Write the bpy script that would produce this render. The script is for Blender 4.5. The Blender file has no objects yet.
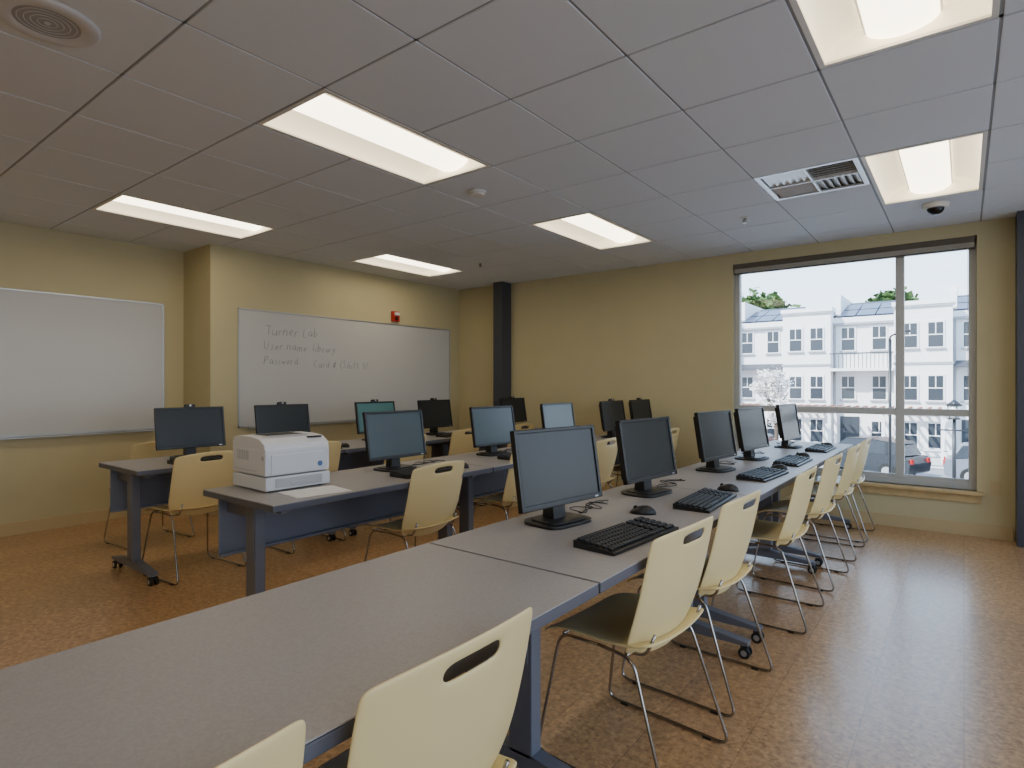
import bpy, bmesh, math, random
from mathutils import Vector, Matrix
random.seed(7)
S=bpy.context.scene
COL=S.collection
H=2.64; CAMZ=1.28
XL=-6.38; XB=-5.80; YJ=2.73; YW=6.28; XR=2.0; YR=-1.8

# ---------------------------------------------------------------- materials
def lin(c):
    return tuple(((v/255)/12.92 if v/255<=0.04045 else ((v/255+0.055)/1.055)**2.4) for v in c)
def mat(name,rgb,rough=0.5,metal=0.0,noise=0.0,nscale=40,bump=0.0,bscale=200,emit=None,es=0,spec=0.5,rgb2=None):
    m=bpy.data.materials.new(name); m.use_nodes=True
    nt=m.node_tree; b=nt.nodes['Principled BSDF']
    c=lin(rgb)
    b.inputs['Base Color'].default_value=(*c,1)
    b.inputs['Roughness'].default_value=rough
    b.inputs['Metallic'].default_value=metal
    b.inputs['Specular IOR Level'].default_value=spec
    tc=nt.nodes.new('ShaderNodeTexCoord')
    if noise>0 or rgb2:
        n=nt.nodes.new('ShaderNodeTexNoise'); n.inputs['Scale'].default_value=nscale; n.inputs['Detail'].default_value=4
        nt.links.new(tc.outputs['Object'],n.inputs['Vector'])
        r=nt.nodes.new('ShaderNodeValToRGB')
        if rgb2: a=lin(rgb2); d=c
        else:
            a=tuple(v*(1-noise) for v in c); d=tuple(min(1,v*(1+noise)) for v in c)
        r.color_ramp.elements[0].position=0.35; r.color_ramp.elements[1].position=0.65
        r.color_ramp.elements[0].color=(*a,1); r.color_ramp.elements[1].color=(*d,1)
        nt.links.new(n.outputs['Fac'],r.inputs['Fac']); nt.links.new(r.outputs['Color'],b.inputs['Base Color'])
    if bump>0:
        n=nt.nodes.new('ShaderNodeTexNoise'); n.inputs['Scale'].default_value=bscale
        nt.links.new(tc.outputs['Object'],n.inputs['Vector'])
        bp=nt.nodes.new('ShaderNodeBump'); bp.inputs['Strength'].default_value=bump; bp.inputs['Distance'].default_value=0.002
        nt.links.new(n.outputs['Fac'],bp.inputs['Height']); nt.links.new(bp.outputs['Normal'],b.inputs['Normal'])
    if emit:
        b.inputs['Emission Color'].default_value=(*emit,1); b.inputs['Emission Strength'].default_value=es
    return m

M_wall=mat('wall_paint',(192,181,142),0.6,noise=0.02,nscale=3,bump=0.08,bscale=350)
M_base=mat('baseboard_tan',(192,171,130),0.45)
M_wood=mat('sill_wood',(198,172,124),0.4,noise=0.12,nscale=12)
M_tile=mat('ceiling_tile',(222,227,234),0.9,noise=0.03,nscale=300,bump=0.3,bscale=500)
M_tbar=mat('ceiling_tbar',(150,152,156),0.6)  # darker than the tiles: groove shadow put into the colour
M_white=mat('painted_white',(225,222,215),0.5)
M_slab=mat('slab',(120,120,120),0.9)
M_col=mat('column_charcoal',(62,64,72),0.45)
M_alu=mat('aluminium',(185,187,190),0.35,metal=0.7)
M_winframe=mat('window_frame_paint',(178,178,176),0.4)
M_board=mat('whiteboard_surface',(194,193,191),0.28)
M_ink=mat('marker_ink',(140,145,160),0.5)
M_plastic=mat('chair_plastic',(226,204,148),0.40)
M_chrome=mat('chrome_rod',(165,160,155),0.22,metal=1.0)
M_top=mat('table_laminate',(154,149,148),0.40,noise=0.07,nscale=160)
M_edge=mat('table_edge_band',(86,87,96),0.4)
M_leg=mat('table_leg_paint',(110,112,122),0.4,metal=0.2)
M_panel=mat('modesty_panel',(126,131,146),0.45,metal=0.2)
M_black=mat('black_plastic',(24,24,26),0.4)
M_bez=mat('monitor_bezel',(20,20,22),0.35)
M_key=mat('keycaps',(34,34,36),0.5)
M_rub=mat('rubber',(20,20,20),0.6)
M_scr=mat('screen_off',(38,41,43),0.28,spec=0.35)
M_scr2=mat('screen_grey_blue',(76,88,94),0.25,spec=0.4)  # switched-off screen with a bluish reflection put into its base colour
M_scr3=mat('screen_teal',(60,98,94),0.25,emit=lin((90,160,150)),es=0.03)
M_print=mat('printer_white',(214,214,219),0.4)
M_print2=mat('printer_grey',(178,179,184),0.45)
M_paper=mat('paper',(228,228,228),0.8)
M_red=mat('alarm_red',(180,30,25),0.35)
M_lens=mat('strobe_lens',(230,230,225),0.2)
M_refl=mat('troffer_reflector',(230,220,196),0.5,emit=(1.0,0.87,0.63),es=0.45)  # reflector given its own glow in place of light bounced from tubes
M_em=mat('troffer_lens',(240,228,200),0.5,emit=(1.0,0.88,0.67),es=2.8)
M_grille=mat('diffuser_metal',(222,224,226),0.25,metal=0.35)
M_dark=mat('dark_void',(40,40,42),0.8)
M_plen=mat('duct_sheet',(160,162,164),0.4,metal=0.2)
M_smoke=mat('smoked_dome',(12,12,14),0.08)

def floor_mat():
    m=bpy.data.materials.new('cork_floor'); m.use_nodes=True; nt=m.node_tree; b=nt.nodes['Principled BSDF']
    tc=nt.nodes.new('ShaderNodeTexCoord')
    n1=nt.nodes.new('ShaderNodeTexVoronoi'); n1.inputs['Scale'].default_value=75
    n2=nt.nodes.new('ShaderNodeTexNoise'); n2.inputs['Scale'].default_value=36; n2.inputs['Detail'].default_value=6; n2.inputs['Roughness'].default_value=0.78
    for n in (n1,n2): nt.links.new(tc.outputs['Object'],n.inputs['Vector'])
    r1=nt.nodes.new('ShaderNodeValToRGB'); e=r1.color_ramp.elements
    e[0].position=0.38; e[0].color=(*lin((126,90,58)),1); e[1].position=0.62; e[1].color=(*lin((220,174,122)),1)
    nt.links.new(n2.outputs['Fac'],r1.inputs['Fac'])
    r2=nt.nodes.new('ShaderNodeValToRGB'); e=r2.color_ramp.elements
    e[0].position=0.0; e[0].color=(*lin((136,98,64)),1); e[1].position=1.0; e[1].color=(*lin((222,180,130)),1)
    nt.links.new(n1.outputs['Color'],r2.inputs['Fac'])
    mx=nt.nodes.new('ShaderNodeMixRGB'); mx.inputs['Fac'].default_value=0.45
    nt.links.new(r1.outputs['Color'],mx.inputs[1]); nt.links.new(r2.outputs['Color'],mx.inputs[2])
    br=nt.nodes.new('ShaderNodeTexBrick'); br.offset=0.5
    br.inputs['Scale'].default_value=1.0; br.inputs['Brick Width'].default_value=0.92; br.inputs['Row Height'].default_value=0.31
    br.inputs['Mortar Size'].default_value=0.002; br.inputs['Mortar Smooth'].default_value=0.3
    br.inputs['Color1'].default_value=(1,1,1,1); br.inputs['Color2'].default_value=(0.82,0.82,0.83,1); br.inputs['Mortar'].default_value=(0.55,0.52,0.5,1)
    mp=nt.nodes.new('ShaderNodeMapping'); mp.inputs['Rotation'].default_value=(0,0,math.radians(90))
    nt.links.new(tc.outputs['Object'],mp.inputs['Vector']); nt.links.new(mp.outputs['Vector'],br.inputs['Vector'])
    m2=nt.nodes.new('ShaderNodeMixRGB'); m2.blend_type='MULTIPLY'; m2.inputs['Fac'].default_value=1
    nt.links.new(mx.outputs['Color'],m2.inputs[1]); nt.links.new(br.outputs['Color'],m2.inputs[2])
    nt.links.new(m2.outputs['Color'],b.inputs['Base Color'])
    b.inputs['Roughness'].default_value=0.36
    b.inputs['Coat Weight'].default_value=0.5; b.inputs['Coat Roughness'].default_value=0.2
    return m
M_floor=floor_mat()
def glass_mat():
    m=bpy.data.materials.new('window_glass'); m.use_nodes=True; nt=m.node_tree
    for n in list(nt.nodes): nt.nodes.remove(n)
    o=nt.nodes.new('ShaderNodeOutputMaterial'); t=nt.nodes.new('ShaderNodeBsdfTransparent'); g=nt.nodes.new('ShaderNodeBsdfGlossy')
    t.inputs['Color'].default_value=(0.95,0.97,0.97,1); g.inputs['Roughness'].default_value=0.02
    f=nt.nodes.new('ShaderNodeFresnel'); f.inputs['IOR'].default_value=1.3
    x=nt.nodes.new('ShaderNodeMixShader')
    nt.links.new(f.outputs[0],x.inputs[0]); nt.links.new(t.outputs[0],x.inputs[1]); nt.links.new(g.outputs[0],x.inputs[2]); nt.links.new(x.outputs[0],o.inputs[0])
    return m
M_glass=glass_mat()

# ---------------------------------------------------------------- builder
def fillet(pts,f,n=5):
    pts=[Vector(p) for p in pts]; out=[pts[0]]
    for i in range(1,len(pts)-1):
        p=pts[i]; a=pts[i-1]-p; b=pts[i+1]-p
        fa=min(f,a.length*0.45); fb=min(f,b.length*0.45)
        A=p+a.normalized()*fa; Bq=p+b.normalized()*fb
        for k in range(n+1):
            t=k/n; out.append(A*(1-t)**2+p*2*t*(1-t)+Bq*t*t)
    out.append(pts[-1]); return out
class Bd:
    def __init__(s): s.bm=bmesh.new(); s.mats=[]
    def mi(s,m):
        if m not in s.mats: s.mats.append(m)
        return s.mats.index(m)
    def add(s,tmp,m,M=None,smooth=False):
        if M is not None: tmp.transform(M)
        i=s.mi(m)
        for f in tmp.faces:
            f.material_index=i
            if smooth=='quad': f.smooth=len(f.verts)==4
            else: f.smooth=bool(smooth)
        me=bpy.data.meshes.new('t'); tmp.to_mesh(me); tmp.free(); s.bm.from_mesh(me); bpy.data.meshes.remove(me)
    def box(s,a,b,m,bev=0,seg=2,M=None):
        t=bmesh.new(); bmesh.ops.create_cube(t,size=1)
        a=Vector(a); b=Vector(b); c=(a+b)/2; d=b-a
        for v in t.verts: v.co=Vector((v.co.x*d.x+c.x,v.co.y*d.y+c.y,v.co.z*d.z+c.z))
        if bev: bmesh.ops.bevel(t,geom=t.edges[:],offset=bev,segments=seg,profile=0.7,affect='EDGES')
        s.add(t,m,M)
    def cyl(s,c,r,h,m,axis='Z',seg=24,r2=None,M=None,bev=0):
        t=bmesh.new(); bmesh.ops.create_cone(t,cap_ends=True,segments=seg,radius1=r,radius2=r if r2 is None else r2,depth=h)
        R=Matrix()
        if axis=='X': R=Matrix.Rotation(math.pi/2,4,'Y')
        if axis=='Y': R=Matrix.Rotation(math.pi/2,4,'X')
        t.transform(Matrix.Translation(Vector(c))@R); s.add(t,m,M,'quad')
    def sph(s,c,r,m,sc=(1,1,1),M=None,u=20,v=12):
        t=bmesh.new(); bmesh.ops.create_uvsphere(t,u_segments=u,v_segments=v,radius=r)
        t.transform(Matrix.Translation(Vector(c))@Matrix.Diagonal((*sc,1))); s.add(t,m,M,True)
    def tube(s,pts,r,m,f=0.03,seg=8,M=None):
        P=fillet(pts,f) if f else [Vector(p) for p in pts]
        Q=[P[0]]
        for p in P[1:]:
            if (p-Q[-1]).length>1e-5: Q.append(p)
        P=Q; t=bmesh.new(); rings=[]; nrm=None
        for i,p in enumerate(P):
            tan=(P[min(i+1,len(P)-1)]-P[max(i-1,0)]).normalized()
            if nrm is None:
                nrm=tan.orthogonal().normalized()
            else:
                nrm=(nrm-tan*nrm.dot(tan)).normalized()
            bi=tan.cross(nrm)
            rings.append([t.verts.new(p+nrm*r*math.cos(2*math.pi*k/seg)+bi*r*math.sin(2*math.pi*k/seg)) for k in range(seg)])
        for i in range(len(rings)-1):
            for k in range(seg):
                t.faces.new((rings[i][k],rings[i][(k+1)%seg],rings[i+1][(k+1)%seg],rings[i+1][k]))
        t.faces.new(rings[0][::-1]); t.faces.new(rings[-1]); s.add(t,m,M,True)
    def prism(s,poly,axis,a,b,m,smooth=False,M=None):
        t=bmesh.new()
        def co(p,q):
            return (p[0],q,p[1]) if axis=='Y' else ((q,p[0],p[1]) if axis=='X' else (p[0],p[1],q))
        A=[t.verts.new(co(p,a)) for p in poly]; Bv=[t.verts.new(co(p,b)) for p in poly]
        n=len(poly)
        for i in range(n): t.faces.new((A[i],A[(i+1)%n],Bv[(i+1)%n],Bv[i]))
        t.faces.new(A[::-1]); t.faces.new(Bv)
        bmesh.ops.recalc_face_normals(t,faces=t.faces[:]); s.add(t,m,M,'quad' if smooth else False)
    def mesh(s,name):
        me=bpy.data.meshes.new(name); s.bm.to_mesh(me); s.bm.free()
        for m in s.mats: me.materials.append(m)
        return me
    def obj(s,name,loc=(0,0,0),rz=0,parent=None):
        o=bpy.data.objects.new(name,s.mesh(name)); COL.objects.link(o); o.location=loc; o.rotation_euler=(0,0,rz)
        if parent: o.parent=parent
        return o
def inst(name,me,loc=(0,0,0),rz=0,parent=None):
    o=bpy.data.objects.new(name,me); COL.objects.link(o); o.location=loc; o.rotation_euler=(0,0,rz)
    if parent: o.parent=parent
    return o
def empty(name,loc,rz=0):
    o=bpy.data.objects.new(name,None); COL.objects.link(o); o.location=loc; o.rotation_euler=(0,0,rz); o.empty_display_size=0.1
    return o
def shell_mesh(name,nu,nv,f,skip,thick,m,sub=2):
    bm=bmesh.new(); V=[[bm.verts.new(f(-1+2*i/nu,-1+2*j/nv)) for i in range(nu+1)] for j in range(nv+1)]
    for j in range(nv):
        for i in range(nu):
            sc=-1+2*(i+.5)/nu; tcn=-1+2*(j+.5)/nv
            if skip and skip(sc,tcn): continue
            bm.faces.new((V[j][i],V[j][i+1],V[j+1][i+1],V[j+1][i]))
    for fc in bm.faces: fc.smooth=True
    me=bpy.data.meshes.new(name); bm.to_mesh(me); bm.free(); me.materials.append(m)
    o=bpy.data.objects.new('tmp',me); COL.objects.link(o)
    sd=o.modifiers.new('s','SOLIDIFY'); sd.thickness=thick; sd.offset=0
    sb=o.modifiers.new('b','SUBSURF'); sb.levels=sub; sb.render_levels=sub
    dg=bpy.context.evaluated_depsgraph_get(); dg.update()
    r=bpy.data.meshes.new_from_object(o.evaluated_get(dg)); r.name=name
    bpy.data.objects.remove(o); 
    for p in r.polygons: p.use_smooth=True
    return r

# ---------------------------------------------------------------- room shell
b=Bd(); b.box((XL-.2,YR-.2,-.25),(XR+.2,YW+.25,0),M_floor); b.obj('floor')
b=Bd(); b.box((XL-.2,YR-.2,0),(XL,YJ,3.0),M_wall); b.obj('wall_left')
b=Bd(); b.box((XL-.2,YJ,0),(XB,YW,3.0),M_wall); b.obj('wall_whiteboard')
FILL_WIN=[(-1.3,.9),(1.3,3.5),(3.9,5.8)]; RZ0,RZ1=.45,2.53  # right-wall openings out of view, added to let in fill daylight
b=Bd(); ys=[YR-.2]
for a,c in FILL_WIN: ys+=[a,c]
ys.append(YW+.25)
for k in range(0,len(ys),2): b.box((XR,ys[k],0),(XR+.2,ys[k+1],3.0),M_wall)
for a,c in FILL_WIN: b.box((XR,a,0),(XR+.2,c,RZ0),M_wall); b.box((XR,a,RZ1),(XR+.2,c,3.0),M_wall)
b.obj('wall_right')
b=Bd(); b.box((XL,YR-.2,0),(XR,YR,3.0),M_wall); b.obj('wall_rear')
WX0,WX1,WZ0,WZ1=-1.92,.085,.38,2.53
b=Bd()
b.box((XL-.2,YW,0),(WX0,YW+.25,3.0),M_wall); b.box((WX1,YW,0),(XR,YW+.25,3.0),M_wall)
b.box((WX0,YW,0),(WX1,YW+.25,WZ0),M_wall); b.box((WX0,YW,WZ1),(WX1,YW+.25,3.0),M_wall); b.obj('wall_window')
b=Bd(); b.box((XL-.2,YR-.2,3.0),(XR+.2,YW+.25,3.15),M_slab); b.obj('roof_slab')  # unseen slab over the ceiling, added to keep the sun out
for n,(a,c) in enumerate(FILL_WIN):  # frames for the added fill-light openings, no glass
    b=Bd(); f=.055; x0,x1=XR+.06,XR+.13
    b.box((x0,a,RZ0),(x1,a+f,RZ1),M_winframe); b.box((x0,c-f,RZ0),(x1,c,RZ1),M_winframe)
    b.box((x0,a+f,RZ0),(x1,c-f,RZ0+f),M_winframe); b.box((x0,a+f,RZ1-f),(x1,c-f,RZ1),M_winframe)
    b.box((x0,(a+c)/2-.03,RZ0+f),(x1,(a+c)/2+.03,RZ1-f),M_winframe); b.box((x0,a+f,1.0),(x1,c-f,1.06),M_winframe)
    b.obj('window_%d'%(n+2))
BH=.11
b=Bd(); b.box((XL,YR,0),(XL+.014,YJ,BH),M_base,.003); b.obj('baseboard_left')
b=Bd(); b.box((XB,YJ-.014,0),(XB+.014,YW,BH),M_base,.003); b.box((XL+.014,YJ-.014,0),(XB,YJ,BH),M_base,.003); b.obj('baseboard_whiteboard')
b=Bd(); b.box((XB+.014,YW-.014,0),(-5.02,YW,BH),M_base,.003); b.box((-4.85,YW-.014,0),(.32,YW,BH),M_base,.003); b.obj('baseboard_window')
b=Bd(); b.box((-5.0,6.08,0),(-4.85,YW,H),M_col,.004); b.obj('steel_column')
b=Bd(); b.box((.33,6.08,0),(.63,YW,H),M_col,.004); b.obj('steel_column')

# ---------------------------------------------------------------- ceiling
GX=-.50; GY=1.61; T=.61; g=.0045
lights=[(GX+4*T*i,GY+4*T*j) for i in (0,-1,-2) for j in (0,1,-1)]
lights_set=set()
for (lx,ly) in lights:
    lights_set.add((round((lx-GX)/T),round((ly-GY)/T))); lights_set.add((round((lx-GX)/T),round((ly-GY)/T)+1))
VENT=(-1,4); RET=(-7,4)
b=Bd()
tmp=bmesh.new()
i0=math.floor((XL-GX)/T); i1=math.ceil((XR-GX)/T); j0=math.floor((YR-GY)/T); j1=math.ceil((YW-GY)/T)
def clampbox(x0,x1,y0,y1):
    x0=max(x0,XL);x1=min(x1,XR);y0=max(y0,YR);y1=min(y1,YW)
    return (x0,x1,y0,y1) if x1-x0>.01 and y1-y0>.01 else None
for i in range(i0,i1):
    for j in range(j0,j1):
        if (i,j) in lights_set or (i,j) in (VENT,RET): continue
        c=clampbox(GX+i*T+g,GX+(i+1)*T-g,GY+j*T+g,GY+(j+1)*T-g)
        if not c: continue
        x0,x1,y0,y1=c; e=.003
        lo=[tmp.verts.new(p) for p in ((x0+e,y0+e,H),(x1-e,y0+e,H),(x1-e,y1-e,H),(x0+e,y1-e,H))]
        up=[tmp.verts.new(p) for p in ((x0,y0,H+.008),(x1,y0,H+.008),(x1,y1,H+.008),(x0,y1,H+.008))]
        tmp.faces.new(lo[::-1])
        for k in range(4): tmp.faces.new((lo[k],lo[(k+1)%4],up[(k+1)%4],up[k]))
b.add(tmp,M_tile)
for i in range(i0,i1+1):
    x=GX+i*T
    if XL<x<XR: b.box((x-.012,YR,H+.005),(x+.012,YW,H+.02),M_tbar)
for j in range(j0,j1+1):
    y=GY+j*T
    if not YR<y<YW: continue
    for i in range(i0,i1):
        if (i,j) in lights_set and (i,j-1) in lights_set: continue
        x0=max(GX+i*T,XL); x1=min(GX+(i+1)*T,XR)
        if x1>x0: b.box((x0,y-.012,H+.005),(x1,y+.012,H+.02),M_tbar)
b.obj('ceiling')

def troffer_mesh():
    b=Bd(); W=T/2-.008; L=2*T-.016
    for sx in (-1,1):
        b.box((min(sx*W,sx*(W-.022)),0,0),(max(sx*W,sx*(W-.022)),L,.012),M_white)
    b.box((-W+.022,0,0),(W-.022,.022,.012),M_white); b.box((-W+.022,L-.022,0),(W-.022,L,.012),M_white)
    t=bmesh.new()
    for sx in (-1,1):
        prof=[]
        for k in range(9):
            a=k/8*math.pi/2
            x=W-.022-(W-.022-.13)*(1-math.cos(a)); z=.01+.10*math.sin(a)
            prof.append((sx*x,z))
        prof.append((sx*.10,.11)); prof.append((0,.11))
        A=[t.verts.new((p[0],.02,p[1])) for p in prof]; Bv=[t.verts.new((p[0],L-.02,p[1])) for p in prof]
        for k in range(len(prof)-1): t.faces.new((A[k],A[k+1],Bv[k+1],Bv[k]))
    b.add(t,M_refl,smooth=True)
    b.box((-W+.01,.012,.01),(W-.01,.022,.14),M_refl); b.box((-W+.01,L-.022,.01),(W-.01,L-.012,.14),M_refl)
    b.box((-W,.01,.125),(W,L-.01,.15),M_white)
    for sx in (-1,1): b.box((min(sx*W,sx*(W-.006)),.01,.01),(max(sx*W,sx*(W-.006)),L-.01,.14),M_white)
    n=12; poly=[]
    for k in range(n+1):
        a=math.pi*k/n; poly.append((-.125*math.cos(a),.085-.055*math.sin(a)))
    poly+= [(.125,.095),(-.125,.095)]
    b.prism(poly,'Y',.024,L-.024,M_em,smooth=True)
    for sx in (-1,1): b.box((sx*.127-.004,.022,.078),(sx*.127+.004,L-.022,.10),M_white)
    return b.mesh('troffer')
tm=troffer_mesh()
for (lx,ly) in lights: inst('recessed_ceiling_light',tm,(lx+T/2,ly+.008,H-.001))

def at_tile(ij): return GX+ij[0]*T, GY+ij[1]*T
x,y=at_tile(VENT); b=Bd(); w=T-.012
b.box((-w/2,-w/2,0),(w/2,-w/2+.03,.012),M_grille); b.box((-w/2,w/2-.03,0),(w/2,w/2,.012),M_grille)
b.box((-w/2,-w/2+.03,0),(-w/2+.03,w/2-.03,.012),M_grille); b.box((w/2-.03,-w/2+.03,0),(w/2,w/2-.03,.012),M_grille)
b.box((-w/2,-w/2,.05),(w/2,w/2,.06),M_plen)
for qx in (-1,1):
    for qy in (-1,1):
        for k in range(6):
            o=.03+k*.042
            if qx*qy>0:
                Mx=Matrix.Translation((qx*o,qy*.135,.018))@Matrix.Rotation(qx*math.radians(26),4,'Y')
                b.box((-.023,-.125,-.0012),(.023,.125,.0012),M_grille,M=Mx)
            else:
                Mx=Matrix.Translation((qx*.135,qy*o,.018))@Matrix.Rotation(-qy*math.radians(26),4,'X')
                b.box((-.125,-.023,-.0012),(.125,.023,.0012),M_grille,M=Mx)
b.box((-.006,-w/2+.03,.0),(.006,w/2-.03,.05),M_grille); b.box((-w/2+.03,-.006,0),(w/2-.03,.006,.05),M_grille)
b.obj('air_supply_diffuser',(x+T/2,y+T/2,H))
x,y=at_tile(RET); b=Bd()
b.box((-w/2,-w/2,.03),(w/2,w/2,.04),M_plen)
b.box((-w/2,-w/2,0),(w/2,-w/2+.04,.03),M_tile); b.box((-w/2,w/2-.04,0),(w/2,w/2,.03),M_tile)
b.box((-w/2,-w/2+.04,0),(-w/2+.04,w/2-.04,.03),M_tile); b.box((w/2-.04,-w/2+.04,0),(w/2,w/2-.04,.03),M_tile)
for k in range(26):
    yy=-w/2+.05+k*(w-.1)/25
    b.box((-w/2+.04,yy-.007,.003),(w/2-.04,yy+.007,.006),M_tile)
b.obj('air_return_grille',(x+T/2,y+T/2,H))
b=Bd()
M_spk=mat('speaker_ring',(206,204,203),0.5); M_spk2=mat('speaker_mesh',(160,158,157),0.6)
t=bmesh.new()
prof=[(.165,0),(.165,-.006),(.155,-.012),(.11,-.012),(.10,-.006)]
n=48; R=[[t.verts.new((r*math.cos(2*math.pi*k/n),r*math.sin(2*math.pi*k/n),z)) for k in range(n)] for r,z in prof]
for a in range(len(prof)-1):
    for k in range(n): t.faces.new((R[a][k],R[a][(k+1)%n],R[a+1][(k+1)%n],R[a+1][k]))
b.add(t,M_spk,smooth=True)
b.cyl((0,0,-.004),.105,.008,M_spk2,seg=48)
for rr in (.03,.05,.07,.09):
    b.tube([(rr*math.cos(2*math.pi*k/32),rr*math.sin(2*math.pi*k/32),-.008) for k in range(33)],.0018,M_spk,f=0,seg=6)
b.cyl((0,0,-.009),.010,.005,M_spk,seg=24)
b.obj('ceiling_speaker',(-2.72,.68,H))
b=Bd(); b.cyl((0,0,-.006),.065,.012,M_white,seg=32); b.cyl((0,0,-.02),.045,.018,M_white,seg=32,r2=.055); b.obj('smoke_detector',(-2.73,3.14,H))
b=Bd(); b.cyl((0,0,-.003),.035,.006,M_white,seg=24); b.cyl((0,0,-.02),.008,.03,M_chrome,seg=12)
b.tube([(-.014,0,-.01),(-.014,0,-.03),(0,0,-.042),(.014,0,-.03),(.014,0,-.01)],.003,M_chrome,f=.008); b.cyl((0,0,-.045),.018,.003,M_chrome,seg=16)
sp=b.mesh('sprinkler')
for p in ((-1.42,4.96),(-4.3,5.0)): inst('fire_sprinkler',sp,(*p,H))
b=Bd(); b.cyl((0,0,-.012),.085,.024,M_white,seg=40); b.cyl((0,0,-.03),.075,.016,M_white,seg=40,r2=.085)
b.sph((0,0,-.036),.056,M_smoke,sc=(1,1,.9)); b.obj('dome_security_camera',(-.17,5.45,H))

# ---------------------------------------------------------------- window
b=Bd(); fy0,fy1=YW+.06,YW+.13; fw=.055
b.box((WX0,fy0,WZ0),(WX0+fw,fy1,WZ1),M_winframe,.003); b.box((WX1-fw,fy0,WZ0),(WX1,fy1,WZ1),M_winframe,.003)
b.box((WX0+fw,fy0,WZ0),(WX1-fw,fy1,WZ0+fw),M_winframe,.003); b.box((WX0+fw,fy0,WZ1-fw),(WX1-fw,fy1,WZ1),M_winframe,.003)
mx=-.46; mz=1.03
b.box((mx-.033,fy0-.004,WZ0+fw),(mx+.033,fy1,WZ1-fw),M_winframe,.003)
b.box((WX0+fw,fy0,mz-.03),(mx-.033,fy1,mz+.03),M_winframe,.003); b.box((mx+.033,fy0,mz-.03),(WX1-fw,fy1,mz+.03),M_winframe,.003)
b.box((WX0+fw,fy0+.01,WZ0+fw),(mx-.033,fy0+.03,WZ0+fw+.03),M_winframe); b.box((mx+.033,fy0+.01,WZ0+fw),(WX1-fw,fy0+.03,WZ0+fw+.03),M_winframe)
b.box((WX0+fw,fy0+.035,WZ0+fw),(WX1-fw,fy0+.041,WZ1-fw),M_glass)
b.obj('window_1')
b=Bd(); b.box((WX0-.05,YW-.06,WZ0-.03),(WX1+.05,fy0,WZ0),M_wood,.004); b.box((WX0-.03,YW-.018,WZ0-.10),(WX1+.03,YW,WZ0-.03),M_wood,.003); b.obj('trim_1')
b=Bd(); M_bl=mat('blind_headrail',(92,84,72),0.5); M_bl2=mat('blind_slats',(206,200,184),0.5)
b.box((WX0+.01,YW+.005,WZ1-.05),(WX1-.01,YW+.05,WZ1),M_bl,.003)
for k in range(9): b.box((WX0+.015,YW+.004,WZ1-.056-k*.0045),(WX1-.015,YW+.052,WZ1-.054-k*.0045),M_bl2)
b.box((WX0+.015,YW+.004,WZ1-.108),(WX1-.015,YW+.052,WZ1-.097),M_bl,.002)
for xx in (WX0+.04,WX1-.06): b.tube([(xx,YW+.003,WZ1-.06),(xx,YW+.003,WZ1-1.3)],.0018,M_bl2,f=0,seg=6)
b.obj('window_blind')

# ---------------------------------------------------------------- whiteboards
def whiteboard(x,y0,y1,z0,z1,name):
    e=empty(name,(x,(y0+y1)/2,(z0+z1)/2))
    hw=(y1-y0)/2; hh=(z1-z0)/2
    b=Bd(); b.box((0,-hw+.01,-hh+.01),(.012,hw-.01,hh-.01),M_board); b.obj('writing_surface',parent=e)
    b=Bd()
    b.box((0,-hw,-hh),(.018,-hw+.016,hh),M_alu,.002); b.box((0,hw-.016,-hh),(.018,hw,hh),M_alu,.002)
    b.box((0,-hw,hh-.016),(.018,hw,hh),M_alu,.002); b.box((0,-hw,-hh),(.018,hw,-hh+.016),M_alu,.002)
    b.box((.0,-hw+.1,-hh-.014),(.06,hw-.1,-hh-.004),M_alu,.002)
    b.obj('frame',parent=e); return e
wb=whiteboard(XB,3.0,6.07,.84,2.05,'whiteboard')
wb2=whiteboard(XL,-.9,2.54,.83,2.085,'whiteboard')
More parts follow.
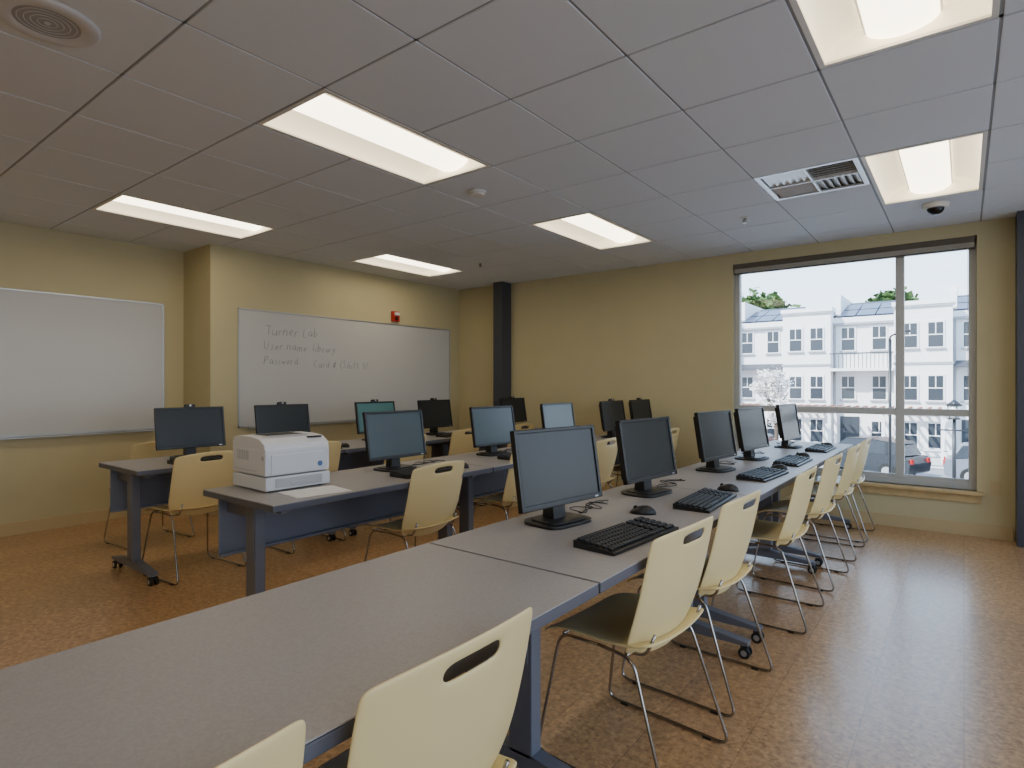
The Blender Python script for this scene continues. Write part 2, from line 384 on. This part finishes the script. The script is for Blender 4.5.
G={'T':(.7,[[(0,1),(.7,1.02)],[(.36,1),(.33,0)]]),
'u':(.5,[[(0,.55),(.02,.12),(.15,0),(.35,.1),(.42,.55)],[(.42,.55),(.44,0)]]),
'r':(.38,[[(.02,.55),(.04,0)],[(.04,.35),(.16,.53),(.34,.52)]]),
'n':(.5,[[(.02,.55),(.03,0)],[(.03,.35),(.2,.55),(.38,.42),(.4,0)]]),
'e':(.45,[[(.02,.28),(.38,.32),(.34,.52),(.16,.56),(.02,.3),(.12,.02),(.4,.06)]]),
'L':(.55,[[(.05,1),(.03,0),(.5,.02)]]),
'a':(.5,[[(.4,.5),(.15,.56),(.02,.28),(.14,.0),(.38,.2),(.4,.52)],[(.4,.5),(.44,0)]]),
'b':(.5,[[(.03,1),(.04,0)],[(.04,.3),(.22,.55),(.42,.3),(.25,0),(.04,.1)]]),
'U':(.65,[[(.02,1),(.05,.2),(.28,0),(.5,.2),(.55,1)]]),
's':(.4,[[(.34,.5),(.12,.55),(.08,.36),(.3,.24),(.3,.04),(.03,.03)]]),
'm':(.7,[[(.02,.55),(.03,0)],[(.03,.35),(.16,.55),(.29,.4),(.3,0)],[(.3,.38),(.45,.55),(.58,.4),(.6,0)]]),
'l':(.22,[[(.06,1.02),(.07,0)]]),
'i':(.22,[[(.06,.55),(.07,0)],[(.07,.76),(.09,.8)]]),
'y':(.48,[[(.02,.55),(.18,.08)],[(.42,.55),(.2,.0),(.02,-.35)]]),
'P':(.6,[[(.03,0),(.05,1),(.42,.95),(.5,.7),(.35,.5),(.05,.46)]]),
'w':(.65,[[(.0,.55),(.14,0),(.28,.45),(.42,0),(.58,.56)]]),
'o':(.46,[[(.2,.56),(.02,.3),(.18,0),(.4,.25),(.22,.56)]]),
'd':(.5,[[(.38,.45),(.15,.55),(.02,.25),(.18,0),(.4,.2)],[(.42,1),(.42,0)]]),
'C':(.62,[[(.52,.88),(.28,1),(.03,.6),(.1,.12),(.35,0),(.54,.15)]]),
'#':(.6,[[(.2,.95),(.1,.05)],[(.42,.95),(.32,.05)],[(.02,.65),(.52,.68)],[(.0,.32),(.5,.35)]]),
'(':(.3,[[(.24,1.1),(.06,.6),(.08,.2),(.24,-.1)]]),
')':(.3,[[(.02,1.1),(.2,.7),(.18,.2),(.02,-.1)]]),
'S':(.5,[[(.42,.88),(.2,1),(.05,.75),(.38,.35),(.3,.02),(.02,.08)]]),
'h':(.5,[[(.03,1),(.04,0)],[(.04,.3),(.22,.54),(.38,.4),(.4,0)]]),
'f':(.36,[[(.34,.95),(.16,.9),(.14,0)],[(.0,.52),(.3,.54)]]),
't':(.34,[[(.14,.85),(.15,.05),(.3,.02)],[(.0,.56),(.3,.58)]]),
'4':(.5,[[(.1,.95),(.04,.4),(.45,.42)],[(.36,.9),(.34,0)]]),
':':(.25,[[(.08,.1),(.1,.12)],[(.08,.45),(.1,.47)]])}
def hand(lines,par):
    b=Bd(); rnd=random.Random(3)
    for s,y,z,sz in lines:
        cx=y; base=z
        for ch in s:
            if ch==' ': cx+=.45*sz; continue
            adv,st=G[ch]; k=sz*rnd.uniform(.85,1.15); dz=rnd.uniform(-.08,.08)*sz; sh=rnd.uniform(.1,.5)
            for pl in st:
                b.tube([(.0130,cx+(p[0]+p[1]*sh*.5)*k-par.location.y,base+dz+p[1]*k-par.location.z) for p in pl],.0023,M_ink,f=.3*sz,seg=5)
            cx+=(adv+.16)*k; base+=rnd.uniform(-.003,.003)
    b.obj('handwriting',parent=par)
hand([('Turner Lab',3.29,1.80,.100),('User name: library',3.27,1.645,.084),('Password:',3.27,1.49,.078),('Card # (Shift 4)',3.86,1.47,.084)],wb)
b=Bd(); b.box((0,-.055,-.06),(.045,.055,.07),M_red,.008); b.box((.045,-.035,.015),(.07,.035,.055),M_lens,.008); b.cyl((.047,0,-.025),.025,.006,M_rub,axis='X'); b.obj('fire_alarm_strobe',(XB,5.05,2.14))
b=Bd(); b.box((-.036,-.006,-.058),(.036,0,.058),M_base,.002)
for zz in (-.025,.02): b.box((-.016,-.008,zz-.012),(.016,-.005,zz+.016),M_base,.002)
ol=b.mesh('outlet'); inst('wall_outlet',ol,(.21,YW,.42))

# ---------------------------------------------------------------- tables
TL=1.53; TWd=.66; TH=.74
def table_mesh(f0=.10,f1=.10):
    b=Bd(); L=TL; W=TWd
    b.box((-W/2,0,TH-.004),(W/2,L,TH),M_top,.0015,1)
    b.box((-W/2,0,TH-.032),(W/2,L,TH-.0045),M_edge,.004)
    b.box((-.04,.12,TH-.085),(.04,L-.12,TH-.033),M_leg,.004)
    for yy in (f0,L-f1):
        b.box((-.26,yy-.022,TH-.06),(.26,yy+.022,TH-.032),M_leg,.004)
        b.box((-.045,yy-.026,.10),(.045,yy+.026,TH-.06),M_leg,.006)
        b.box((-.032,yy-.03,.40),(.032,yy+.03,TH-.06),M_leg,.004)
        poly=[(-.32,.062),(.32,.062),(.32,.078),(.05,.115),(-.05,.115),(-.32,.078)]
        b.prism(poly,'Y',yy-.026,yy+.026,M_leg)
        for sx in (-1,1):
            xx=sx*.295
            b.cyl((xx,yy,.058),.012,.02,M_alu,seg=12)
            b.box((xx-.012,yy-.012,.03),(xx+.022,yy+.012,.055),M_black,.004)
            for sy in (-1,1):
                b.cyl((xx+.008,yy+sy*.018,.026),.026,.014,M_rub,axis='Y',seg=20)
                b.cyl((xx+.008,yy+sy*.0255,.026),.014,.002,M_alu,axis='Y',seg=16)
    b.box((-W/2+.055,.05,.40),(-W/2+.067,L-.05,TH-.035),M_panel,.003)
    b.box((-W/2+.05,.05,.395),(-W/2+.085,L-.05,.41),M_panel,.003)
    for yy in (f0,L-f1): b.box((-W/2+.067,yy-.01,TH-.12),(-.04,yy+.01,TH-.06),M_leg,.003)
    return b.mesh('training_table')
tmsh=table_mesh()
ROW=[-1.115,-2.755,-4.39]
YT=[1.415,2.955,4.495]
for r,xr in enumerate(ROW):
    for y0 in ([-.125]+YT if r==0 else YT): inst('training_table',tmsh,(xr,y0+(.05 if r==2 else 0),0))

# ---------------------------------------------------------------- chairs (face -X)
def fback(s,t):
    z=.618+.216*t*math.sqrt(1-.20*s*s)
    wd=.232*(1-.16*max(-t,0)**4-.03*max(t,0)**4)
    y=s*wd
    x=.188+(z-.41)*.07-.042*s*s-.055*((1-t)/2)**3+.030*((1+t)/2)**2
    return (x,y,z)
back_me=shell_mesh('chair_back',12,14,fback,lambda s,t: abs(s)<.3 and .68<t<.80,.010,M_plastic)
def fseat(s,t):
    x=-.022+.220*t*math.sqrt(1-.12*s*s); y=s*.228*math.sqrt(1-.14*t*t)
    z=.445+.014*s*s-.045*max(-t,0)**4+.02*max(t,0)**4-.008*(1-s*s)*(1-t*t)
    return (x,y,z)
seat_me=shell_mesh('chair_seat',10,10,fseat,None,.012,M_plastic)
b=Bd(); rr=.0056
for s in (-1,1):
    b.tube([(.0,.19*s,.425),(-.165,.19*s,.42),(-.235,.232*s,rr+.002),(.262,.232*s,rr+.002),(.125,.20*s,.42),(-.01,.19*s,.425)],rr,M_chrome,f=.045)
    b.tube([(.10,.17*s,.425),(.155,.17*s,.43),(.182,.165*s,.50)],rr,M_chrome,f=.03)
    for xx in (-.16,.18): b.box((xx-.015,.232*s-.008,0),(xx+.015,.232*s+.008,.01),M_black,.002)
b.tube([(-.15,-.19,.422),(-.15,.19,.422)],rr,M_chrome,f=0); b.tube([(.10,-.195,.424),(.10,.195,.424)],rr,M_chrome,f=0)
frame_me=b.mesh('chair_frame')
def chair(x,y,rz=0):
    e=empty('stacking_chair',(x,y,0),math.radians(rz))
    inst('back',back_me,parent=e); inst('seat',seat_me,parent=e); inst('frame',frame_me,parent=e)
for y,dx,rz in ((.25,.03,2),(.79,.035,0),(1.89,.035,-4),(2.53,.03,-3),(3.50,.08,0),(4.28,.09,-2),(5.06,.10,0),(5.70,.10,0)): chair(-.965+dx,y,rz)
for y,dx,rz in ((2.43,.01,3),(3.4,-.02,-2),(4.38,.05,2),(5.2,0,0),(5.78,.03,0)): chair(-2.62+dx,y,rz)
for y,dx,rz in ((1.86,0,4),(2.72,-.03,0),(3.65,0,-2),(4.45,0,0),(5.4,0,0)): chair(-4.2+dx,y,rz)
chair(-5.3,2.0,6)

# ---------------------------------------------------------------- monitors
def monitor_mesh(scr,cam=False):
    b=Bd()
    poly=[]
    for k in range(32):
        a=2*math.pi*k/32; ca,sa=math.cos(a),math.sin(a)
        poly.append((.095*math.copysign(abs(ca)**.45,ca)-.01,.125*math.copysign(abs(sa)**.45,sa)))
    b.prism(poly,'Z',0,.012,M_black,smooth=True)
    b.prism([(p[0]*.8,p[1]*.8) for p in poly],'Z',.012,.018,M_black,smooth=True)
    b.prism([(-.06,.015),(.0,.015),(-.02,.20),(-.045,.20)],'Y',-.035,.035,M_black)
    Mt=Matrix.Translation((-.005,0,.220))@Matrix.Rotation(math.radians(-9),4,'Y')
    w,h,bz=.236,.150,.015
    b.box((-.012,-w,-h),(.0,w,h),M_bez,.003,M=Mt)
    b.box((-.002,-w,h-bz),(.012,w,h),M_bez,.004,M=Mt); b.box((-.002,-w,-h),(.012,w,-h+bz+.006),M_bez,.004,M=Mt)
    b.box((-.002,-w,-h),(.012,-w+bz,h),M_bez,.004,M=Mt); b.box((-.002,w-bz,-h),(.012,w,h),M_bez,.004,M=Mt)
    b.box((.0,-w+bz-.001,-h+bz+.004),(.006,w-bz+.001,h-bz+.001),scr,M=Mt)
    b.box((-.034,-w+.02,-h+.02),(-.011,w-.02,h-.02),M_bez,.012,M=Mt)
    b.box((-.056,-.13,-.09),(-.03,.13,.09),M_bez,.014,M=Mt)
    b.box((.010,w-.05,-h+.006),(.013,w-.03,-h+.012),M_alu,M=Mt)
    if cam:
        b.box((-.02,-.035,h),(.012,.035,h+.022),M_black,.006,M=Mt); b.cyl((.012,0,h+.012),.008,.006,M_alu,axis='X',seg=16,M=Mt)
    return b.mesh('computer_monitor')
mm={0:monitor_mesh(M_scr),1:monitor_mesh(M_scr2),2:monitor_mesh(M_scr3,True),3:monitor_mesh(M_scr,True)}
def mon(x,y,rz,k): inst('computer_monitor',mm[k],(x,y,TH),math.radians(rz))
for y,rz,k,x in ((1.93,-8,0,-1.25),(2.71,-6,0,-1.235),(3.70,-6,0,-1.225),(4.42,-6,0,-1.205),(5.42,-4,0,-1.18)): mon(x,y,rz,k)
for y,rz,k,x in ((2.50,0,1,-2.85),(3.48,-3,1,-2.85),(4.39,-2,1,-2.85),(5.36,0,3,-2.82),(5.97,0,3,-2.80)): mon(x,y,rz,k)
for y,rz,k,x in ((1.98,-4,3,-4.5),(2.72,-2,3,-4.5),(3.70,0,2,-4.5),(4.5,0,3,-4.5),(5.70,0,3,-4.36)): mon(x,y,rz,k)

# keyboards & mice
def kb_mesh():
    b=Bd()
    b.prism([(-.078,0),(.078,0),(.078,.010),(-.078,.024)],'Y',-.225,.225,M_black)
    Mk=Matrix.Translation((0,0,.017))@Matrix.Rotation(math.atan2(.014,.156),4,'Y')
    for r in range(6):
        x=-.064+r*.0235
        y=-.213
        while y<.205:
            if not(.075<y<.082 or .135<y<.143):
                wdt=.0175
                if r==5 and -.15<y<-.03:
                    b.box((x-.0085,y,0),(x+.0085,y+.12,.008),M_key,.002,1,M=Mk); y+=.122; continue
                b.box((x-.0088,y,0),(x+.0088,y+wdt-.001,.008),M_key,.002,1,M=Mk)
            y+=.0195
    return b.mesh('keyboard')
kbm=kb_mesh()
def mouse_mesh():
    b=Bd(); t=bmesh.new(); bmesh.ops.create_uvsphere(t,u_segments=20,v_segments=12,radius=1)
    for v in t.verts:
        x,y,z=v.co; v.co=Vector((x*.055,y*.031*(1-.12*x),max(z,0)*.034*(1+.25*x)))
    b.add(t,M_black,smooth=True); b.cyl((-.03,0,.024),.009,.006,M_rub,axis='Y',seg=16)
    return b.mesh('mouse')
msm=mouse_mesh()
def kb(x,y,rz=0): inst('keyboard',kbm,(x,y,TH),math.radians(rz))
def ms(x,y,rz=0): inst('computer_mouse',msm,(x,y,TH),math.radians(rz))
for y,rz,x in ((1.88,-4,-.93),(2.66,3,-.93),(3.62,-3,-.93),(4.38,0,-.93),(5.36,0,-.93)): kb(x,y,rz)
ms(-1.06,2.27,20); ms(-.95,3.03,0); ms(-.93,3.97,0); ms(-.95,4.75,0); ms(-.95,5.7,0)
for y in (2.5,3.5,4.4,5.3): kb(-2.57,y,random.uniform(-4,4)); ms(-2.57,y+.31,0)
for y in (1.95,2.8,3.7,4.5,5.4): kb(-4.20,y,random.uniform(-4,4)); ms(-4.20,y+.31,0)

def cables(xr,ys):
    b=Bd(); rnd=random.Random(int(-xr*100))
    for y in ys:
        for k in range(3):
            x0=xr-.14+rnd.uniform(-.03,.0); yy=y+.17+rnd.uniform(0,.03); pts=[(x0,yy,TH+.003)]
            for q in range(5):
                yy+=rnd.uniform(.02,.085); pts.append((xr+rnd.uniform(-.26,-.08),yy,TH+.0025+.003*(q%2)+k*.001))
            b.tube(pts,.0019,M_rub,f=.08,seg=6)
    b.obj('cable_bundle')
cables(ROW[0],(1.93,2.71,3.70,4.42,5.42)); cables(ROW[1],(2.50,3.48,4.39)); cables(ROW[2],(1.98,2.72,3.70))

# ---------------------------------------------------------------- printer
b=Bd(); X0,X1,Y0,Y1,Z=-.175,.175,-.18,.18,.27
b.box((X0,Y0,.008),(X1,Y1,.075),M_print,.008)
b.box((X0,Y0,.080),(X1-.006,Y1,.215),M_print,.012)
prof=[(X0,.20),(X1-.01,.20),(X1-.02,.235),(X1-.07,.262),(.02,.27),(-.12,.27),(X0+.01,.262),(X0,.24)]
b.prism(prof,'Y',Y0+.002,Y1-.002,M_print)
b.box((X1-.012,Y0+.05,.018),(X1+.004,Y1-.05,.066),M_print2,.004)
b.box((X1-.008,Y0+.03,.088),(X1-.001,Y1-.03,.185),M_print,.003)
b.box((X1-.004,-.05,.03),(X1+.008,.05,.045),M_print2,.004)
b.box((-.12,Y0+.06,.2685),(.07,Y1-.06,.2715),M_print2,.001)
b.box((-.10,Y0+.08,.271),(.04,Y1-.08,.2725),M_dark)
b.box((.09,Y1-.10,.255),(.13,Y1-.02,.262),M_dark,.002)
for k in range(7): b.box((-.12+k*.018,Y0-.001,.15),(-.11+k*.018,Y0+.004,.20),M_print2)
b.box((X0+.02,Y0-.0015,.10),(X1-.09,Y0+.003,.103),M_print2); b.cyl((X1-.03,Y0,.17),.012,.004,M_print2,axis='Y')
b.cyl((X1,.12,.12),.014,.003,mat('printer_badge',(90,120,170),.4),axis='X')
for sx in (-.14,.14):
    for sy in (-.14,.14): b.cyl((sx,sy,.005),.012,.010,M_rub,seg=12)
b.obj('laser_printer',(-2.89,1.735,TH),math.radians(-2))
b=Bd(); b.box((-.108,-.14,0),(.108,.14,.0012),M_paper); b.box((-.10,-.13,.0012),(.112,.145,.002),M_paper); b.obj('paper_sheet',(-2.58,1.73,TH),math.radians(-8))

# ---------------------------------------------------------------- exterior
GZ=-2.6; YF=38
M_grd=mat('asphalt',(140,140,142),.9,noise=.08,nscale=1.5); M_con=mat('sidewalk',(196,195,192),.9,noise=.05,nscale=3)
M_bld=mat('townhouse_white',(228,228,229),.7); M_bwin=mat('townhouse_window',(54,60,68),.15); M_roof=mat('roof_dark',(66,69,77),.5)
M_trim=mat('townhouse_grey_trim',(150,154,160),.6)
M_sol=mat('solar_panel',(48,56,78),.2); M_red2=mat('pergola_redwood',(168,112,84),.7); M_grn=mat('leaves',(84,112,56),.8,rgb2=(52,80,38),nscale=2)
M_bls=mat('blossoms',(232,226,222),.8); M_bark=mat('bark',(96,82,70),.9); M_post=mat('lamp_post_paint',(34,36,40),.4)
b=Bd(); b.box((-90,-40,GZ-.3),(70,110,GZ),M_grd); b.obj('street_ground')
b=Bd(); b.box((-40,33.4,GZ),(30,37.0,GZ+.12),M_con); b.box((-40,24,GZ),(30,26.4,GZ+.12),M_con); b.obj('sidewalk')
b=Bd()
x0,x1=-36,20
b.box((x0,YF,GZ),(x1,YF+11,5.0),M_bld); 
b.box((x0,YF-.15,4.75),(x1,YF+.0,5.05),M_bld)
def bwin(x,z,y,w=.75,h=1.25):
    b.box((x-w/2-.08,y-.06,z-.08),(x+w/2+.08,y,z+h+.1),M_bld)
    b.box((x-w/2,y-.075,z),(x+w/2,y-.055,z+h),M_bwin)
    b.box((x-w/2,y-.09,z+h/2-.025),(x+w/2,y-.07,z+h/2+.025),M_bld)
    b.box((x-.02,y-.088,z+h/2),(x+.02,y-.07,z+h),M_bld)
    b.box((x-w/2-.12,y-.13,z-.13),(x+w/2+.12,y,z-.06),M_trim)
k=0
for c in [ -34.7+5.5*q for q in range(10)]:
    if c+2.9>x1+.5: break
    by=YF-.9
    b.box((c-1.25,by,GZ),(c+1.25,YF,5.55),M_bld); b.box((c-1.35,by-.1,5.4),(c+1.35,YF+.2,5.62),M_bld)
    b.box((c-1.3,by-.1,5.28),(c+1.3,by,5.38),M_trim)
    b.box((c-1.3,by-.06,2.3),(c+1.3,by,2.42),M_trim); b.box((c-1.3,by-.06,-.35),(c+1.3,by,-.2),M_trim)
    for z in (-2.0,.45,3.2):
        for dx in (-.55,.55): bwin(c+dx,z,by,.62,1.25)
    m=c+2.75
    for z in (.45,3.2):
        for dx in (-.75,.75): bwin(m+dx,z,YF,.62,1.25)
    b.box((m-1.15,YF-.07,GZ+.1),(m-.2,YF,-.55),M_bwin); bwin(m+.75,-2.0,YF,.7,1.2)
    # downpipe and gutter
    b.box((c+1.3,YF-.12,GZ),(c+1.38,YF-.02,4.8),M_trim); b.box((c+1.25,YF-.22,4.62),(c+4.25,YF-.1,4.74),M_trim)
    if k%2:
        b.box((m-1.5,YF-1.2,2.0),(m+1.5,YF,2.15),M_bld)
        for q in range(16): b.box((m-1.45+q*.19,YF-1.18,2.15),(m-1.42+q*.19,YF-1.15,2.95),M_roof)
        b.box((m-1.5,YF-1.2,2.93),(m+1.5,YF-1.12,3.0),M_roof)
    else:
        b.prism([(YF-.9,2.15),(YF,2.15),(YF,2.5)],'X',m-1.4,m+1.4,M_roof)
    b.prism([(YF+.6,5.0),(YF+5.5,6.5),(YF+10.5,5.0)],'X',c+1.25,c+4.2,M_roof)
    sl=math.atan2(1.5,4.9)
    for px in range(3):
        for pz in range(2):
            Mx=Matrix.Translation((c+1.75+px*.98,YF+1.75+pz*1.7,5.43+pz*.52))@Matrix.Rotation(sl,4,'X')
            b.box((-.46,-.8,0),(.46,.8,.06),M_sol,M=Mx)
    b.prism([(YF+1,5.3),(YF+5.5,6.2),(YF+10.5,5.0)],'X',c-1.25,c+1.25,M_roof)
    b.box((c+1.15,YF+1.5,5.0),(c+1.4,YF+7,6.6),M_bld)
    k+=1
b.obj('townhouse_row')
b=Bd()
for xx in [-20+2.4*q for q in range(9)]:
    for yy in (34.6,36.4): b.box((xx-.07,yy-.07,GZ+.12),(xx+.07,yy+.07,-.2),M_bld)
for yy in (34.6,36.4): b.box((-20.3,yy-.06,-.2),(-.4,yy+.06,0),M_red2)
for q in range(50): b.box((-20.2+q*.4,34.2,0),(-20.1+q*.4,36.8,.12),M_red2)
b.obj('pergola')
b=Bd()
for q in range(56): b.box((-34+q*.9,32.6,GZ),(-33.9+q*.9,32.64,GZ+.9),M_bld)
b.box((-34,32.6,GZ+.85),(15.5,32.65,GZ+.92),M_bld); b.box((-34,32.6,GZ+.1),(15.5,32.65,GZ+.16),M_bld)
b.obj('picket_fence')
def lamp(x,y,h):
    b=Bd(); b.cyl((0,0,.2),.14,.4,M_post,seg=12,r2=.09); b.cyl((0,0,h/2),.06,h,M_post,seg=12,r2=.045)
    b.cyl((0,0,h+.02),.16,.05,M_post,seg=8); b.cyl((0,0,h+.25),.12,.4,M_lens,seg=8,r2=.19); b.cyl((0,0,h+.53),.24,.18,M_post,seg=8,r2=.03)
    for a in range(4):
        ca,sa=math.cos(a*math.pi/2+.4),math.sin(a*math.pi/2+.4); b.tube([(.12*ca,.12*sa,h+.04),(.19*ca,.19*sa,h+.46)],.012,M_post,f=0,seg=5)
    b.tube([(-.35,0,h-.35),(.35,0,h-.35)],.025,M_post,f=0); b.obj('street_lamp',(x,y,GZ))
lamp(-.25,23.5,2.75); 
b=Bd(); b.cyl((0,0,2.7),.045,5.4,M_post,seg=12); b.tube([(0,0,5.3),(0,-.1,5.5),(.4,-.4,5.6)],.03,M_post,f=.2); b.box((.25,-.55,5.57),(.6,-.3,5.65),M_post,.02); b.obj('street_lamp',(-1.98,23.5,GZ))
def car_mesh(col,nm):
    m=mat('car_paint',col,.25,metal=.3); b=Bd()
    body=[(-2.2,.35),(-2.25,.7),(-2.1,.95),(-1.3,1.02),(1.0,1.0),(1.9,.9),(2.2,.72),(2.25,.4),(2.1,.28),(-2.1,.28)]
    cab=[(-1.95,1.0),(-1.65,1.48),(-.3,1.58),(.35,1.52),(1.15,1.0)]
    b.prism(body,'Y',-.85,.85,m); b.prism(cab,'Y',-.72,.72,M_bwin)
    b.prism([(-1.75,1.44),(-1.6,1.52),(-.3,1.62),(.35,1.56),(.5,1.46),(-.3,1.54)],'Y',-.7,.7,m)
    for xx in (-.45,-1.3): b.prism([(xx-.05,1.0),(xx+.05,1.0),(xx+.05,1.52),(xx-.05,1.48)],'Y',-.735,.735,m)
    for xx in (-1.4,1.4):
        for s in (-1,1): b.cyl((xx,s*.78,.33),.33,.2,M_rub,axis='Y'); b.cyl((xx,s*.89,.33),.2,.02,M_alu,axis='Y')
    for s in (-1,1): b.box((2.1,s*.6-.15,.62),(2.23,s*.6+.15,.76),M_lens,.02); b.box((-2.26,s*.65-.1,.7),(-2.2,s*.65+.1,.9),M_red,.01)
    return b.mesh(nm)
c1=car_mesh((120,126,138),'car_grey'); c2=car_mesh((50,54,60),'car_dark')
inst('car',c2,(-3.45,29.4,GZ),math.radians(158)); inst('car',c1,(-8.9,28.9,GZ),math.pi); inst('car',c1,(1.6,29.3,GZ),0)
def tree(x,y,h,rad,m,nleaf,ls,name,z0=GZ,low=.45):
    b=Bd(); rnd=random.Random(int(x*10+y))
    b.tube([(0,0,0),(.05,0,h*.3),(-.05,.05,h*.7)],.05*rad+.04,M_bark,f=.2)
    for k in range(7):
        a=rnd.uniform(0,6.28); b.tube([(0,0,h*rnd.uniform(.3,.5)),(rad*.4*math.cos(a),rad*.4*math.sin(a),h*.65),(rad*.7*math.cos(a),rad*.7*math.sin(a),h*rnd.uniform(.7,.95))],.02*rad+.01,M_bark,f=.2,seg=5)
    t=bmesh.new(); cl=[(rnd.gauss(0,rad*.42),rnd.gauss(0,rad*.42),h*(low+ (1-low)*rnd.random())*.95) for _ in range(26)]
    for k in range(nleaf):
        c=rnd.choice(cl); p=Vector((c[0]+rnd.gauss(0,rad*.17),c[1]+rnd.gauss(0,rad*.17),c[2]+rnd.gauss(0,rad*.15)))
        R=Matrix.Rotation(rnd.uniform(0,6.3),4,Vector((rnd.gauss(0,1),rnd.gauss(0,1),rnd.gauss(0,1))).normalized()); l=ls*rnd.uniform(.6,1.3)
        t.faces.new([t.verts.new(p+(R@Vector(q))*l) for q in ((-.5,-.3,0),(.5,-.3,0),(.5,.3,0),(-.5,.3,0))])
    b.add(t,m); b.obj(name,(x,y,z0))
tree(-15.9,58,12.0,3.4,M_grn,8000,.6,'shade_tree'); tree(-5.9,64,12.3,3.0,M_grn,7000,.6,'shade_tree')
tree(-7.5,31.4,4.7,.85,M_bls,2800,.12,'flowering_tree')

# ---------------------------------------------------------------- world, sun, camera
w=bpy.data.worlds.new('sky'); S.world=w; w.use_nodes=True; nt=w.node_tree; bg=nt.nodes['Background']
tc=nt.nodes.new('ShaderNodeTexCoord'); sx=nt.nodes.new('ShaderNodeSeparateXYZ'); rp=nt.nodes.new('ShaderNodeValToRGB')
nt.links.new(tc.outputs['Generated'],sx.inputs[0]); nt.links.new(sx.outputs['Z'],rp.inputs['Fac'])
e=rp.color_ramp.elements; e[0].position=0; e[0].color=(.84,.92,1.0,1); e[1].position=.6; e[1].color=(.36,.54,.86,1)
q=rp.color_ramp.elements.new(.22); q.color=(.58,.76,1.0,1)
nt.links.new(rp.outputs['Color'],bg.inputs['Color']); bg.inputs['Strength'].default_value=2.0
sl=bpy.data.lights.new('sun','SUN'); sl.energy=5.5; sl.angle=.01; sl.color=(1,.96,.9)
so=bpy.data.objects.new('sun',sl); COL.objects.link(so); so.rotation_euler=Vector((.45,.75,-.75)).to_track_quat('-Z','Y').to_euler(); so.location=(0,0,20)
def portal(loc,rot,sx_,sy_):
    l=bpy.data.lights.new('window_portal','AREA'); l.shape='RECTANGLE'; l.size=sx_; l.size_y=sy_; l.cycles.is_portal=True
    o=bpy.data.objects.new('window_portal',l); COL.objects.link(o); o.location=loc; o.rotation_euler=rot
portal(((WX0+WX1)/2,YW+.2,(WZ0+WZ1)/2),(math.radians(-90),0,0),WX1-WX0,WZ1-WZ0)
for a,c in FILL_WIN: portal((XR+.17,(a+c)/2,(RZ0+RZ1)/2),(math.radians(90),0,math.radians(90)),c-a,RZ1-RZ0)
cd=bpy.data.cameras.new('camera'); co=bpy.data.objects.new('camera',cd); COL.objects.link(co)
cd.lens=587/1024*36; cd.sensor_width=36; cd.clip_start=.02; cd.clip_end=500
co.location=(0,0,CAMZ); co.rotation_euler=(math.pi/2,0,math.radians(37.6)); S.camera=co
S.view_settings.view_transform='AgX'; S.view_settings.look='None'; S.view_settings.exposure=1.3
